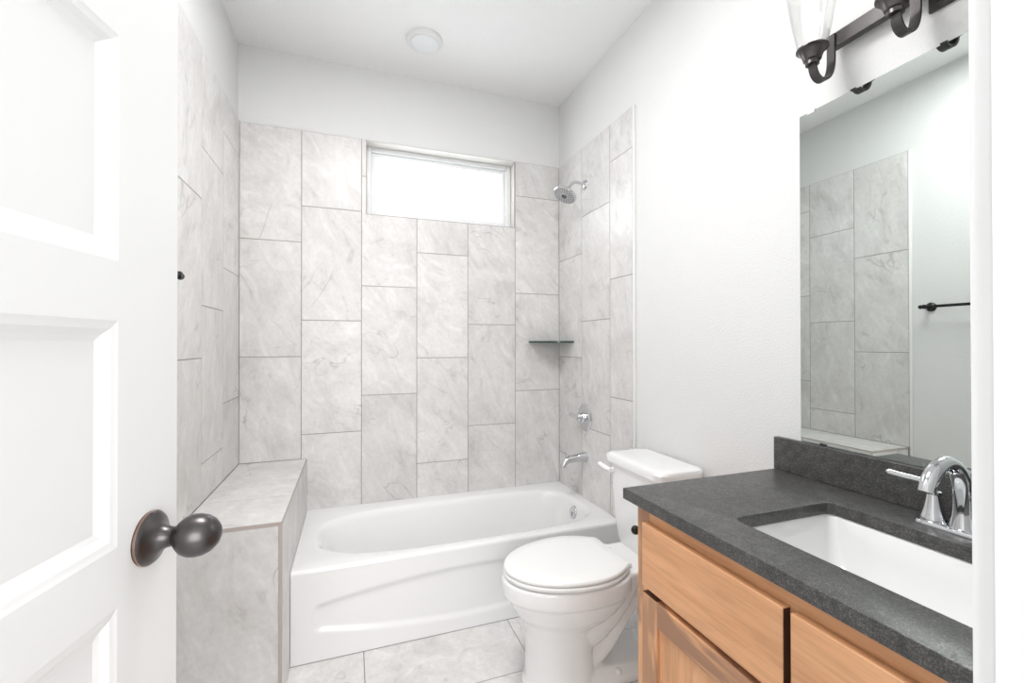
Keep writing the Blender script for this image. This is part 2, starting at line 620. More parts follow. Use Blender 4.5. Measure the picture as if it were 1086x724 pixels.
# tile on the three walls round the tub
BX, BY, BZ = 0.319, -0.904, 0.643          # bench: right face, front face, top
TUBZ, TUBY = 0.367, -0.697
XJ = [0.0, 0.2904, 0.5952, 0.9000, 1.2048, 1.5096, W]
cols = [(XJ[0], XJ[1], js(1.8027), BZ), (XJ[1], XJ[2], js(1.9983)), (XJ[2], XJ[3], js(2.1961)),
        (XJ[3], XJ[4], js(1.7887)), (XJ[4], XJ[5], js(1.3757)), (XJ[5], XJ[6], js(2.1877))]
tile_panel('tile_panel', 'y', 0.0, DB, cols, TUBZ - 0.02, TILE_TOP, wall_back, WIN)
cols = [(-0.3029, 0.0, js(1.7882)), (-0.6065, -0.3029, js(2.0009)), (TUBY - 0.004, -0.6065, js(2.2053)),
        (-0.8056, TUBY - 0.004, js(2.2053), 0.0)]
cols = [(-0.3029, 0.0, js(1.7882)), (-0.6065, -0.3029, js(2.0009)), (-0.8056, -0.6065, js(2.2053))]
tile_panel('tile_panel', 'x', W, DR, cols, TUBZ - 0.02, TILE_TOP, wall_right)
tile_panel('tile_panel', 'x', W, DR, [(-0.8056, TUBY - 0.003, [])], 0.0, TUBZ - 0.02, wall_right)
cols = [(-0.2989, 0.0, js(2.215)), (-0.605, -0.2989, js(2.019)), (-0.9100, -0.605, js(1.8157))]
tile_panel('tile_panel', 'x', 0.0, DL, cols, BZ, TILE_TOP, wall_left)
for par, x0, x1, y0, y1, zb in ((wall_right, W - 0.001, DR, -0.8200, -0.8056, 0.0), (wall_left, DL, 0.001, -0.9240, -0.9100, 0.0)):
    mb = MB()
    mb.box(x0, x1, y0, y1, zb, TILE_TOP, 0.003)
    mb.build('edge_trim', 'tile_edge', par)

# window: tiled sill and white vinyl frame, flush outside
win = MB()
xa, xb, za, zb = WIN
win.box(xa - 0.012, xa + 0.0, DB + 0.0005, DB + WT, za - 0.012, zb, mi=0)
win.box(xb, xb + 0.012, DB + 0.0005, DB + WT, za - 0.012, zb, mi=0)
win.box(xa - 0.012, xb + 0.012, 0.0005, DB + WT, zb - 0.003, zb + 0.0005, mi=0)
win.box(xa - 0.012, xb + 0.012, DB + 0.0005, DB + WT, za - 0.012, za, mi=0)
w1 = structure(win.build('window_1', 'reveal'))
fy0, fy1 = 0.082, 0.125
mb = MB()
mb.box(xa - 0.0012, xa + 0.0018, -0.0003, 0.012, za, zb)
mb.box(xb - 0.0018, xb + 0.0012, -0.0003, 0.012, za, zb)
mb.box(xa - 0.0012, xb + 0.0012, -0.0003, 0.012, za - 0.0012, za + 0.0018)
mb.build('opening_grout', 'grout', w1, sharp=None)


def frame_rect(mb, x0, x1, z0, z1, t, y0, y1, bevel=0.003):
    mb.box(x0, x0 + t, y0, y1, z0, z1, bevel)
    mb.box(x1 - t, x1, y0, y1, z0, z1, bevel)
    mb.box(x0 + t, x1 - t, y0, y1, z1 - t, z1, bevel)
    mb.box(x0 + t, x1 - t, y0, y1, z0, z0 + t, bevel)


mb = MB()
frame_rect(mb, xa, xb, za, zb, 0.030, fy0, fy1)
fr = mb.build('window_frame', 'vinyl', w1)
mb = MB()
frame_rect(mb, xa + 0.030, xb - 0.030, za + 0.030, zb - 0.030, 0.022, fy0 + 0.016, fy1 - 0.004)
mb.build('sash', 'vinyl', w1)
mb = MB()
mb.box(xa + 0.050, xb - 0.050, fy0 + 0.030, fy0 + 0.034, za + 0.050, zb - 0.050)
mb.build('pane', 'pane', w1)

# doorway: jamb, stop and casing
mb = MB()
mb.box(OP_R, OP_R + 0.018, YF - WT - 0.002, YF, 0, OP_T)
mb.box(OP_L - 0.018, OP_L, YF - WT - 0.002, YF, 0, OP_T)
mb.box(OP_L - 0.018, OP_R + 0.018, YF - WT - 0.002, YF, OP_T, OP_T + 0.018)
structure(mb.build('trim_1', 'trim'))
mb = MB()
mb.box(OP_R + 0.005, OP_R + 0.062, YF, YF + 0.012, 0, OP_T + 0.062, 0.003)
mb.box(OP_L - 0.062, OP_L - 0.005, YF, YF + 0.012, 0, OP_T + 0.062, 0.003)
mb.box(OP_L - 0.005, OP_R + 0.005, YF, YF + 0.012, OP_T + 0.005, OP_T + 0.062, 0.003)
structure(mb.build('trim_2', 'trim'))
mb = MB()
mb.box(DR - 0.013, DR, -1.604, -0.822, 0, 0.09, 0.003)
structure(mb.build('baseboard_right', 'trim'))
mb = MB()
mb.box(DL, DL + 0.013, YF + 0.014, -0.926, 0, 0.09, 0.003)
structure(mb.build('baseboard_left', 'trim'))

# hallway behind the doorway, where the photographer stands
mb = MB()
mb.box(-1.2, 2.6, HY, YF - WT, -0.10, 0.0)
structure(mb.build('floor', 'wall'))
mb = MB()
mb.box(-1.3, -1.2, HY, YF - WT, 0, CEIL)
structure(mb.build('wall_left', 'wall'))
mb = MB()
mb.box(2.6, 2.7, HY, YF - WT, 0, CEIL)
structure(mb.build('wall_right', 'wall'))
mb = MB()
mb.box(-1.3, 2.7, HY - 0.1, HY, 0, CEIL)
structure(mb.build('wall_front', 'wall'))
mb = MB()
mb.box(-1.3, 2.7, HY - 0.1, YF - WT, CEIL, CEIL + 0.1)
structure(mb.build('ceiling', 'ceiling'))
mb = MB()
mb.box(-1.3, DL - WT, YF - WT, YF, 0, CEIL)
mb.box(DR + WT, 2.7, YF - WT, YF, 0, CEIL)
structure(mb.build('wall_back', 'wall'))

# ------------------------------------------------------------------ door leaf (hinged left, swung into the room)
ANG = radians(11.6)
dd = Vector((sin(ANG), cos(ANG), 0))       # from hinge towards the latch edge
nn = Vector((cos(ANG), -sin(ANG), 0))      # visible face normal
EDGE = Vector((0.323, -1.912, 0))
DWID, DTH, DTOP = 0.600, 0.035, 2.030
HINGE = EDGE - dd * DWID
# local door frame: u along the leaf from the hinge, v = out of the visible face, z up
DM = Matrix(((dd.x, nn.x, 0, HINGE.x), (dd.y, nn.y, 0, HINGE.y), (0, 0, 1, 0), (0, 0, 0, 1)))
door = bpy.data.objects.new('door_1', None)
COL.objects.link(door)
door.location = HINGE
ROOT['door_1'] = HINGE.copy()
structure(door)
ops = [(1.596 + 0.066 + 0.0 - 0.314 * k, 1.596 + 0.314 - 0.314 * k) for k in range(6)]   # panel openings (bottom, top)
UL, UR = 0.108, DWID - 0.108
mb = MB()
mb.box(0, UL, -DTH, 0, 0.01, DTOP)
mb.box(UR, DWID, -DTH, 0, 0.01, DTOP)
edges = [DTOP] + [z for b, t in ops for z in (t, b)] + [0.01]
for k in range(0, len(edges), 2):
    mb.box(UL, UR, -DTH, 0, edges[k + 1], edges[k])
mb.transform(DM)
mb.build('door_frame', 'door', door)
for b, t in ops:
    for side, s in ((0, 1), (-DTH, -1)):
        pass
    mb = MB()
    # moulded sticking slopes down to a flat field, on both faces
    for v0, v1 in ((0.0, -0.0085), (-DTH, -DTH + 0.0085)):
        prof = [(0.0, v0), (0.004, v0 + (v1 - v0) * 0.12), (0.009, v0 + (v1 - v0) * 0.22), (0.016, v0 + (v1 - v0) * 0.75), (0.0225, v1)]
        rings = []
        for ins, v in prof:
            rings.append([(UL + ins, v, b + ins), (UR - ins, v, b + ins), (UR - ins, v, t - ins), (UL + ins, v, t - ins)])
        mb.loft([[Vector(p) for p in r] for r in rings], cap0=False, cap1=True, smooth=False)
    mb.transform(DM)
    mb.build('door_panel', 'door', door, sharp=None)

RZ = 1.022
RO = EDGE - dd * 0.056 + Vector((0, 0, RZ))
mb = MB()
mb.lathe([(0.0315, 0.0), (0.0315, 0.004), (0.030, 0.006), (0.027, 0.008), (0.0215, 0.0105), (0.0165, 0.015), (0.0125, 0.021), (0.0115, 0.026), (0.0115, 0.029),
          (0.013, 0.0315), (0.0175, 0.035), (0.0225, 0.041), (0.0250, 0.048), (0.0252, 0.055), (0.0235, 0.063), (0.0195, 0.0705), (0.013, 0.0765), (0.006, 0.0795), (0.0003, 0.080)], RO, nn, 48)
kn = mb.build('door_knob', 'bronze', door)
mb = MB()
mb.lathe([(0.0314, 0.0012), (0.0320, 0.0018), (0.0320, 0.0034), (0.0313, 0.0042)], RO, nn, 48)
tag(mb.build('rose_rim', 'copper', kn), 'copper-coloured worn rim of the knob rose')
mb = MB()
mb.box(DWID - 0.0005, DWID + 0.0015, -DTH + 0.005, -0.005, RZ - 0.028, RZ + 0.028)
mb.transform(DM)
mb.build('latch_plate', 'bronze', door)

# ------------------------------------------------------------------ bench
bench = thing('tiled_bench', 'built-in tiled shower bench at the left end of the bathtub', 'bench', (BX / 2, BY / 2, 0))
TK = 0.010
mb = MB()
mb.box(0.002, BX - TK, BY + TK, -0.002, 0, BZ - TK)
mb.build('bench_core', 'grout', bench, sharp=None)
mb = MB()      # front face: pieces behind and in front of the door edge
for x0, x1 in ((0.002, BX - 0.0125),):
    mb.prism([(x0, 0.002), (x1, 0.002), (x1, BZ - 0.0135), (x0, BZ - 0.0135)], 'y', BY + TK, BY, 0)
mb.build('front_tile', 'tile', bench, sharp=None)
mb = MB()
for y0, y1 in ((-0.607, -0.002), (BY + 0.004, -0.610)):
    mb.prism([(0.002, y0), (BX - 0.004, y0), (BX - 0.004, y1), (0.002, y1)], 'z', BZ - TK, BZ, 0)
mb.build('top_tile', 'tile', bench, sharp=None)
mb = MB()
for y0, y1 in ((-0.607, -0.002), (BY + 0.002, -0.610)):
    lo = 0.002 if y1 < -0.6 else 0.002
    mb.prism([(y0, lo), (y1, lo), (y1, BZ - 0.0065), (y0, BZ - 0.0065)], 'x', BX - TK, BX, 0)
mb.build('side_tile', 'tile', bench, sharp=None)
mb = MB()
mb.box(0.002, BX - 0.0122, BY + 0.0008, BY + 0.0095, BZ - 0.0128, BZ - 0.0004)
mb.box(BX - 0.0120, BX - 0.0004, BY + 0.0006, BY + 0.0095, 0.0, BZ - 0.0004)
mb.box(BX - 0.0060, BX - 0.0004, BY + 0.0097, -0.002, BZ - 0.0068, BZ - 0.0004)
tag(mb.build('corner_grout', 'corner_grout', bench, sharp=None), 'taupe grout line along the bench edges')

# ------------------------------------------------------------------ bathtub
tub = thing('bathtub', 'white alcove bathtub with a recessed panel in its apron', 'bathtub', ((BX + W) / 2, TUBY / 2, 0))
tx0, tx1, ty0, ty1 = BX + 0.0015, W - 0.001, TUBY, -0.0015
N = 128


def tub_ring(x0, x1, y0, y1, nx, z, wob=0.0):
    """superellipse ring; left end rounder than the right"""
    cx, cy, a, b = (x0 + x1) / 2, (y0 + y1) / 2, (x1 - x0) / 2, (y1 - y0) / 2
    out = []
    for k in range(N):
        t = 2 * pi * k / N
        c, s = cos(t), sin(t)
        n = nx if c > 0 else nx * 0.72
        e = 2.0 / n
        out.append(Vector((cx + a * math.copysign(abs(c) ** e, c), cy + b * math.copysign(abs(s) ** e, s), z)))
    return out


def rect_ring(x0, x1, y0, y1, z, like):
    """points of ring `like` pushed out to a rectangle"""
    cx, cy, a, b = (x0 + x1) / 2, (y0 + y1) / 2, (x1 - x0) / 2, (y1 - y0) / 2
    out = []
    for k in range(N):
        t = 2 * pi * k / N
        c, s = cos(t), sin(t)
        m = max(abs(c), abs(s))
        out.append(Vector((cx + a * c / m, cy + b * s / m, z)))
    return out


mb = MB()
o0 = (0.392, 1.752, -0.640, -0.095)
rings = [rect_ring(tx0, tx1, ty0, ty1, TUBZ - 0.014, None), rect_ring(tx0, tx1, ty0 + 0.0012, ty1, TUBZ - 0.008, None), rect_ring(tx0, tx1, ty0 + 0.004, ty1, TUBZ - 0.0035, None),
         rect_ring(tx0, tx1, ty0 + 0.0085, ty1, TUBZ - 0.001, None), rect_ring(tx0, tx1, ty0 + 0.014, ty1, TUBZ, None)]
rings.append(tub_ring(o0[0] - 0.014, o0[1] + 0.012, o0[2] - 0.012, o0[3] + 0.012, 4.2, TUBZ + 0.001))
steps = [(0.0, 0.0, 0.0, 0.0, -0.003), (0.012, 0.010, 0.009, 0.009, -0.012), (0.024, 0.016, 0.015, 0.014, -0.032), (0.060, 0.028, 0.030, 0.028, -0.10),
         (0.115, 0.042, 0.046, 0.044, -0.18), (0.165, 0.056, 0.062, 0.060, -0.235), (0.215, 0.085, 0.090, 0.085, -0.272), (0.29, 0.15, 0.14, 0.13, -0.286), (0.5, 0.4, 0.24, 0.23, -0.290)]
for l, r, f, b, dz in steps:
    rings.append(tub_ring(o0[0] + l, o0[1] - r, o0[2] + f, o0[3] - b, 4.2, TUBZ + dz))
mb.loft(rings, cap0=False, cap1=True)
# apron with the lens-shaped recess
NX, NZ = 170, 56
grid = []


def sstep(a, b, x):
    t = max(0.0, min(1.0, (x - a) / (b - a)))
    return t * t * (3 - 2 * t)


for j in range(NZ + 1):
    z = 0.002 + (TUBZ - 0.014 - 0.002) * j / NZ
    row = []
    for i in range(NX + 1):
        x = tx0 + (tx1 - tx0) * i / NX
        q = (x - 1.066) / 0.665
        h = 0.050 + 0.062 * max(0.0, 1 - q * q)
        dz = h - abs(z - 0.170)
        dx = 0.662 - abs(x - 1.066)
        # rounded meeting of the end and the arcs
        k = 0.02
        d = min(dz, dx) - max(0.0, k - abs(dz - dx)) ** 2 / (4 * k)
        dep = 0.0095 * sstep(-0.004, 0.022, d)
        y = ty0 + dep 
        row.append(mb.bm.verts.new((x, y, z)))
    grid.append(row)
for j in range(NZ):
    for i in range(NX):
        f = mb.bm.faces.new((grid[j][i], grid[j][i + 1], grid[j + 1][i + 1], grid[j + 1][i]))
        f.smooth = True
tb = mb.build('tub_body', 'acrylic', tub, sharp=60)
mb = MB()      # overflow plate on the sloping right end
ovc = Vector((1.732, -0.355, 0.302))
ovn = Vector((-0.975, 0, 0.22)).normalized()
mb.lathe([(0.0365, -0.004), (0.0365, 0.004), (0.034, 0.008), (0.020, 0.011), (0.0003, 0.0118)], ovc, ovn, 36)
ov = mb.build('overflow_plate', 'chrome', tub)
mb = MB()
mb.box(ovc.x - 0.019, ovc.x - 0.006, ovc.y - 0.004, ovc.y + 0.004, ovc.z - 0.022, ovc.z + 0.004, 0.002)
mb.build('overflow_lever', 'chrome', ov)
mb = MB()
mb.lathe([(0.03, 0.0), (0.03, 0.004), (0.022, 0.0055), (0.0003, 0.006)], (1.42, -0.365, TUBZ - 0.290), (0, 0, 1), 32)
mb.build('drain', 'chrome', tub)

# ------------------------------------------------------------------ shower fittings on the right tiled wall
FY = -0.345
sh = thing('shower', 'chrome shower head on a bent arm high on the right tiled wall', 'shower', (W, FY, 2.175))
mb = MB()
mb.lathe([(0.030, 0.0), (0.030, 0.003), (0.026, 0.008), (0.016, 0.013), (0.010, 0.015)], (W, FY, 2.175), (-1, 0, 0), 36)
mb.build('flange', 'chrome', sh)
arm = bez((W - 0.004, FY, 2.175), (W - 0.07, FY, 2.195), (W - 0.080, FY, 2.182), (W - 0.110, FY, 2.143), 14)
mb = MB()
mb.tube(arm, 0.0085, 16)
mb.build('arm', 'chrome', sh)
hd = Vector((-0.50, -0.10, -0.86)).normalized()
h0 = Vector((W - 0.106, FY, 2.147))
mb = MB()
mb.lathe([(0.011, -0.004), (0.016, 0.004), (0.017, 0.014), (0.013, 0.020), (0.020, 0.026), (0.045, 0.034), (0.064, 0.042), (0.069, 0.048), (0.069, 0.055), (0.066, 0.058)], h0, hd, 44)
hb = mb.build('shower_head', 'chrome', sh)
mb = MB()
mb.lathe([(0.0645, 0.0575), (0.062, 0.0595), (0.018, 0.0605), (0.017, 0.0635), (0.0003, 0.064)], h0, hd, 44)
t_ = hd.cross(Vector((0, 1, 0))).normalized()
b_ = hd.cross(t_)
for rr, cnt in ((0.030, 12), (0.042, 18), (0.055, 24)):
    for k in range(cnt):
        a = 2 * pi * k / cnt
        mb.lathe([(0.0030, 0.0), (0.0022, 0.003)], h0 + hd * 0.0597 + (t_ * cos(a) + b_ * sin(a)) * rr, hd, 8, mi=1)
mb.lathe([(0.0165, 0.0), (0.0150, 0.003), (0.0003, 0.0035)], h0 + hd * 0.0636, hd, 24, mi=1)
mb.build('spray_face', ['chrome_soft', 'rubber'], hb)

vz = 0.835
va = thing('shower_valve', 'chrome shower valve with a round plate above the tub spout', 'faucet', (W, FY, vz))
mb = MB()
mb.lathe([(0.080, 0.0), (0.080, 0.003), (0.074, 0.008), (0.050, 0.013), (0.030, 0.016)], (W, FY, vz), (-1, 0, 0), 48)
mb.build('escutcheon', 'chrome', va)
mb = MB()
mb.lathe([(0.026, 0.012), (0.027, 0.022), (0.022, 0.030), (0.026, 0.036), (0.026, 0.048), (0.020, 0.056), (0.0003, 0.060)], (W, FY, vz), (-1, 0, 0), 36)
mb.tube([(W - 0.045, FY, vz), (W - 0.055, FY + 0.03, vz + 0.003), (W - 0.062, FY + 0.075, vz + 0.010)], [0.013, 0.011, 0.009], 16)
mb.sphere((W - 0.062, FY + 0.076, vz + 0.010), 0.0095)
mb.build('lever_handle', 'chrome', va)

sz = 0.605
sp = thing('tub_spout', 'chrome tub spout with a pull-up diverter below the shower valve', 'faucet', (W, FY, sz))
mb = MB()
path = [Vector((W, FY, sz)), Vector((W - 0.012, FY, sz)), Vector((W - 0.05, FY, sz - 0.001))] + bez((W - 0.085, FY, sz - 0.003), (W - 0.120, FY, sz - 0.006), (W - 0.135, FY, sz - 0.016), (W - 0.146, FY, sz - 0.045), 10)
rads = [0.031, 0.030, 0.0235] + [0.0215 - 0.0006 * k for k in range(11)]
mb.tube(path, rads, 28)
sb = mb.build('spout_body', 'chrome', sp)
mb = MB()
mb.lathe([(0.0045, 0.0), (0.0045, 0.016), (0.0095, 0.018), (0.0095, 0.024), (0.005, 0.028)], (W - 0.128, FY, sz + 0.010), (-0.25, 0, 1), 18)
mb.build('diverter_knob', 'chrome', sp)

# corner shelf
cs = thing('corner_shelf', 'green glass quarter-round corner shelf right of the window below the shower head', 'shelf', (W - 0.08, -0.08, 1.266))
mb = MB()
pts = [(W - 0.001, -0.001), (W - 0.214, -0.001)] + [(W - 0.001 - 0.213 * cos(a), -0.001 - 0.205 * sin(a)) for a in [pi / 2 * k / 18 for k in range(1, 19)]]
mb.prism(pts, 'z', 1.2640, 1.2745)
mb.build('shelf_pane', 'shelf_glass', cs)
mb = MB()
mb.box(W - 0.014, W - 0.001, -0.014, -0.001, 1.2585, 1.2795, 0.003)
mb.build('shelf_clip', 'chrome', cs)

# ------------------------------------------------------------------ toilet
toi = thing('toilet', 'white two-piece toilet with its lid down between tub and vanity', 'toilet', (1.40, YC, 0))


def oval(xf, xb, hw, z, n=56, sq=2.0, sqb=2.6, xm=None):
    xm = xf + (xb - xf) * 0.56 if xm is None else xm
    out = []
    for k in range(n):
        t = 2 * pi * k / n
        c, s = cos(t), sin(t)
        if c >= 0:
            e = 2 / sqb
            out.append(Vector((xm + (xb - xm) * abs(c) ** e, YC + hw * math.copysign(abs(s) ** e, s), z)))
        else:
            e = 2 / sq
            out.append(Vector((xm - (xm - xf) * abs(c) ** e, YC + hw * math.copysign(abs(s) ** e, s), z)))
    return out


mb = MB()
# bowl
mb.loft([oval(1.150, 1.40, 0.115, 0.225), oval(1.136, 1.45, 0.128, 0.246), oval(1.108, 1.50, 0.150, 0.278), oval(1.090, 1.53, 0.161, 0.310), oval(1.078, 1.545, 0.169, 0.336),
         oval(1.062, 1.553, 0.1795, 0.346), oval(1.060, 1.555, 0.180, 0.380), oval(1.060, 1.555, 0.180, 0.400), oval(1.065, 1.550, 0.175, 0.406)])
# front column
mb.loft([oval(1.135, 1.42, 0.122, 0.0), oval(1.135, 1.42, 0.122, 0.012), oval(1.146, 1.41, 0.112, 0.03), oval(1.150, 1.40, 0.108, 0.12), oval(1.148, 1.40, 0.109, 0.20), oval(1.138, 1.42, 0.122, 0.245)])
# lower back hull of the bowl
mb.loft([oval(1.28, 1.43, 0.070, 0.13), oval(1.24, 1.47, 0.094, 0.165), oval(1.22, 1.52, 0.112, 0.215), oval(1.18, 1.57, 0.124, 0.275), oval(1.16, 1.61, 0.130, 0.34), oval(1.16, 1.64, 0.128, 0.40)])
# trapway
tp = bez((1.36, YC, 0.075), (1.45, YC, 0.09), (1.49, YC, 0.20), (1.56, YC, 0.262), 10) + bez((1.58, YC, 0.275), (1.64, YC, 0.31), (1.70, YC, 0.26), (1.70, YC, 0.16), 10) + [Vector((1.70, YC, 0.0))]
mb.tube(tp, [0.062 + 0.004 * sin(k) for k in range(len(tp))], 24)
for s in (-1, 1):      # swelling of the trapway at both sides
    q = [Vector((p.x, YC + s * 0.034, p.z)) for p in tp]
    mb.tube(q, 0.048, 20)
# foot
mb.loft([oval(1.20, 1.765, 0.120, 0.0, xm=1.5, sqb=3.5), oval(1.20, 1.765, 0.120, 0.022, xm=1.5, sqb=3.5), oval(1.21, 1.755, 0.108, 0.042, xm=1.5, sqb=3.5), oval(1.23, 1.74, 0.085, 0.058, xm=1.5, sqb=3.5)])
# deck under the tank
mb.loft([[Vector((x, y, 0.34)) for x, y in rrect(1.50, 1.76, YC - 0.085, YC + 0.085, 0.03)], [Vector((x, y, 0.365)) for x, y in rrect(1.47, 1.785, YC - 0.118, YC + 0.118, 0.03)],
         [Vector((x, y, 0.398)) for x, y in rrect(1.46, 1.79, YC - 0.125, YC + 0.125, 0.03)], [Vector((x, y, 0.408)) for x, y in rrect(1.465, 1.785, YC - 0.12, YC + 0.12, 0.03)]])
raw = mb.build('bowl_raw', 'china', toi)
rm = raw.modifiers.new('fuse', 'REMESH')
rm.mode = 'VOXEL'
rm.voxel_size = 0.0042
rm.use_smooth_shade = True
sm = raw.modifiers.new('soften', 'SMOOTH')
sm.factor = 0.6
sm.iterations = 9
dg = bpy.context.evaluated_depsgraph_get()
me = bpy.data.meshes.new_from_object(raw.evaluated_get(dg))
me.name = 'bowl'
for p in me.polygons:
    p.use_smooth = True
bowl = bpy.data.objects.new('bowl', me)
COL.objects.link(bowl)
bowl.parent = toi
ROOT['bowl'] = ROOT['toilet']
bpy.data.objects.remove(raw)
for s in (-1, 1):
    mb = MB()
    mb.lathe([(0.0125, 0.0), (0.0125, 0.010), (0.010, 0.016), (0.0003, 0.019)], (1.475, YC + s * 0.100, 0.036), (0, 0, 1), 20)
    mb.build('bolt_cap', 'seat', bowl)


def lid_ring(ins, z, xb=1.515, xf=1.066):
    """elongated seat outline, cut straight at the hinge"""
    out = []
    n = 40
    xm, hw = 1.345, 0.186 - ins
    for k in range(n + 1):            # front half, near side to far side
        a = -pi / 2 + pi * k / n
        out.append(Vector((xm - (xm - xf - ins) * cos(a), YC - hw * sin(a) * -1, z)))
    back = xb - ins
    for k in range(1, 9):
        t = k / 8
        out.append(Vector((xm + (back - xm) * t, YC + hw - (hw - 0.118 + ins * 0.4) * t ** 2.1, z)))
    for k in range(8, 0, -1):
        t = k / 8
        out.append(Vector((xm + (back - xm) * t, YC - hw + (hw - 0.118 + ins * 0.4) * t ** 2.1, z)))
    return out


mb = MB()
mb.loft([lid_ring(0.016, 0.4085), lid_ring(0.012, 0.4120), lid_ring(0.002, 0.4125), lid_ring(0.000, 0.421), lid_ring(0.004, 0.4265), lid_ring(0.010, 0.4275)])
mb.build('seat_ring', 'seat', toi)
mb = MB()
mb.loft([lid_ring(0.016, 0.4270), lid_ring(0.014, 0.4300), lid_ring(0.003, 0.4305), lid_ring(0.001, 0.438), lid_ring(0.004, 0.4435), lid_ring(0.014, 0.4475), lid_ring(0.05, 0.4510), lid_ring(0.10, 0.4525)])
mb.build('seat_lid', 'seat', toi)
for s in (-1, 1):
    mb = MB()
    mb.box(1.506, 1.545, YC + s * 0.075 - 0.016, YC + s * 0.075 + 0.016, 0.407, 0.426, 0.006, 3)
    mb.build('hinge', 'seat', toi)

mb = MB()
tk = [(0.398, 1.640, 1.790, 0.128, 0.035), (0.402, 1.630, 1.795, 0.140, 0.04), (0.425, 1.622, 1.798, 0.152, 0.042), (0.50, 1.615, 1.800, 0.162, 0.042), (0.62, 1.609, 1.801, 0.171, 0.04), (0.746, 1.604, 1.802, 0.177, 0.04)]
mb.loft([[Vector((x, y, z)) for x, y in rrect(a, b, YC - h, YC + h, r)] for z, a, b, h, r in tk])
mb.build('tank', 'china', toi)
mb = MB()
tl = [(0.746, 1.598, 1.804, 0.184, 0.038), (0.749, 1.590, 1.808, 0.193, 0.042), (0.772, 1.588, 1.809, 0.195, 0.042), (0.781, 1.593, 1.806, 0.190, 0.042), (0.7855, 1.604, 1.797, 0.179, 0.040), (0.787, 1.63, 1.78, 0.15, 0.035)]
mb.loft([[Vector((x, y, z)) for x, y in rrect(a, b, YC - h, YC + h, r)] for z, a, b, h, r in tl])
mb.build('tank_lid', 'china', toi)
mb = MB()
mb.lathe([(0.013, 0.0), (0.013, 0.006), (0.009, 0.012)], (1.607, YC + 0.135, 0.715), (-1, 0, 0), 20)
mb.tube([(1.590, YC + 0.130, 0.714), (1.586, YC + 0.165, 0.717), (1.583, YC + 0.205, 0.724)], [0.010, 0.0115, 0.0105], 16)
mb.sphere((1.583, YC + 0.206, 0.7242), 0.0105)
mb.build('flush_lever', 'seat', toi)

# ------------------------------------------------------------------ vanity
CY0, CY1 = -1.606, YF + 0.002
CX = 1.270
van = thing('vanity_cabinet', 'orange-brown knotty wood vanity cabinet under the dark countertop', 'cabinet', ((CX + DR) / 2, (CY0 + CY1) / 2, 0))
CT0, CT1 = 0.8326, 0.8616
mb = MB()
mb.box(CX + 0.07, DR - 0.002, CY1, CY0, 0.0, 0.10)
mb.box(CX + 0.019, DR - 0.002, CY1, CY0 - 0.0, 0.10, 0.12)
mb.box(CX + 0.019, DR - 0.002, CY0 - 0.016, CY0, 0.10, CT0 - 0.001)
mb.box(CX + 0.019, DR - 0.002, CY1, CY1 + 0.016, 0.10, CT0 - 0.001)
mb.box(DR - 0.012, DR - 0.002, CY1 + 0.016, CY0 - 0.016, 0.12, CT0 - 0.001)
mb.build('carcass', 'wood_z', van)
# face frame
for a, b, zt in ((CY0 - 0.050, CY0, CT0 - 0.001), (CY1, CY1 + 0.040, CT0 - 0.001), (-2.083, -2.033, 0.780)):
    mb = MB()
    mb.box(CX, CX + 0.019, a, b, 0.10, zt)
    mb.build('face_frame_stile', 'wood_z', van)
for a, b in ((0.780, CT0 - 0.001), (0.605, 0.640), (0.10, 0.14)):
    mb = MB()
    mb.box(CX + 0.0002, CX + 0.0188, CY1 + 0.04, CY0 - 0.05, a, b)
    mb.build('face_frame_rail', 'wood_y', van)
for a, b in ((-2.051, -1.650), (-2.466, -2.065)):
    mb = MB()
    mb.box(1.2505, CX - 0.0005, a, b, 0.634, 0.795, 0.0012, 1)
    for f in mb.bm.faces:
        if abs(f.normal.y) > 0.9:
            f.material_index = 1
    mb.build('drawer_front', ['wood_y', 'end_gap_shade'], van)
    zt, zb2, st = 0.6185, 0.125, 0.058
    mb = MB()
    mb.box(1.2600, CX - 0.002, a + st - 0.004, b - st + 0.004, zb2 + 0.058, zt - 0.058)
    dr = mb.build('cabinet_door', 'wood_panel', van)
    for p, q in ((a, a + st), (b - st, b)):
        mb = MB()
        mb.box(1.2505, CX - 0.0005, p, q, zb2, zt, 0.0012, 1)
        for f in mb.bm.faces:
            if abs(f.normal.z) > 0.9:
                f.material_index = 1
        mb.build('stile', ['wood_z', 'end_gap_shade'], dr)
    for p, q in ((zt - 0.062, zt), (zb2, zb2 + 0.062)):
        mb = MB()
        mb.box(1.2508, CX - 0.0008, a + st, b - st, p, q, 0.0012, 1)
        mb.build('rail', 'wood_rail', dr)

# countertop with the sink cut-out, and its backsplash
cut = (1.356, 1.668, -2.282, -1.842)
top = thing('countertop', 'dark speckled granite countertop with a rectangular sink cut-out and backsplash', 'countertop', (1.53, -2.04, CT0))
mb = MB()
outer = [(1.2454, CY1), (DR - 0.001, CY1), (DR - 0.001, -1.573), (1.2454, -1.573)]
inner = rrect(*cut, 0.022, 6)


def holed(mb, outer, inner, z, flip):
    vo = [mb.bm.verts.new((x, y, z)) for x, y in outer]
    vi = [mb.bm.verts.new((x, y, z)) for x, y in inner]
    es = [mb.bm.edges.new((v[i], v[(i + 1) % len(v)])) for v in (vo, vi) for i in range(len(v))]
    bmesh.ops.triangle_fill(mb.bm, use_beauty=True, use_dissolve=False, edges=es)
    return vo, vi


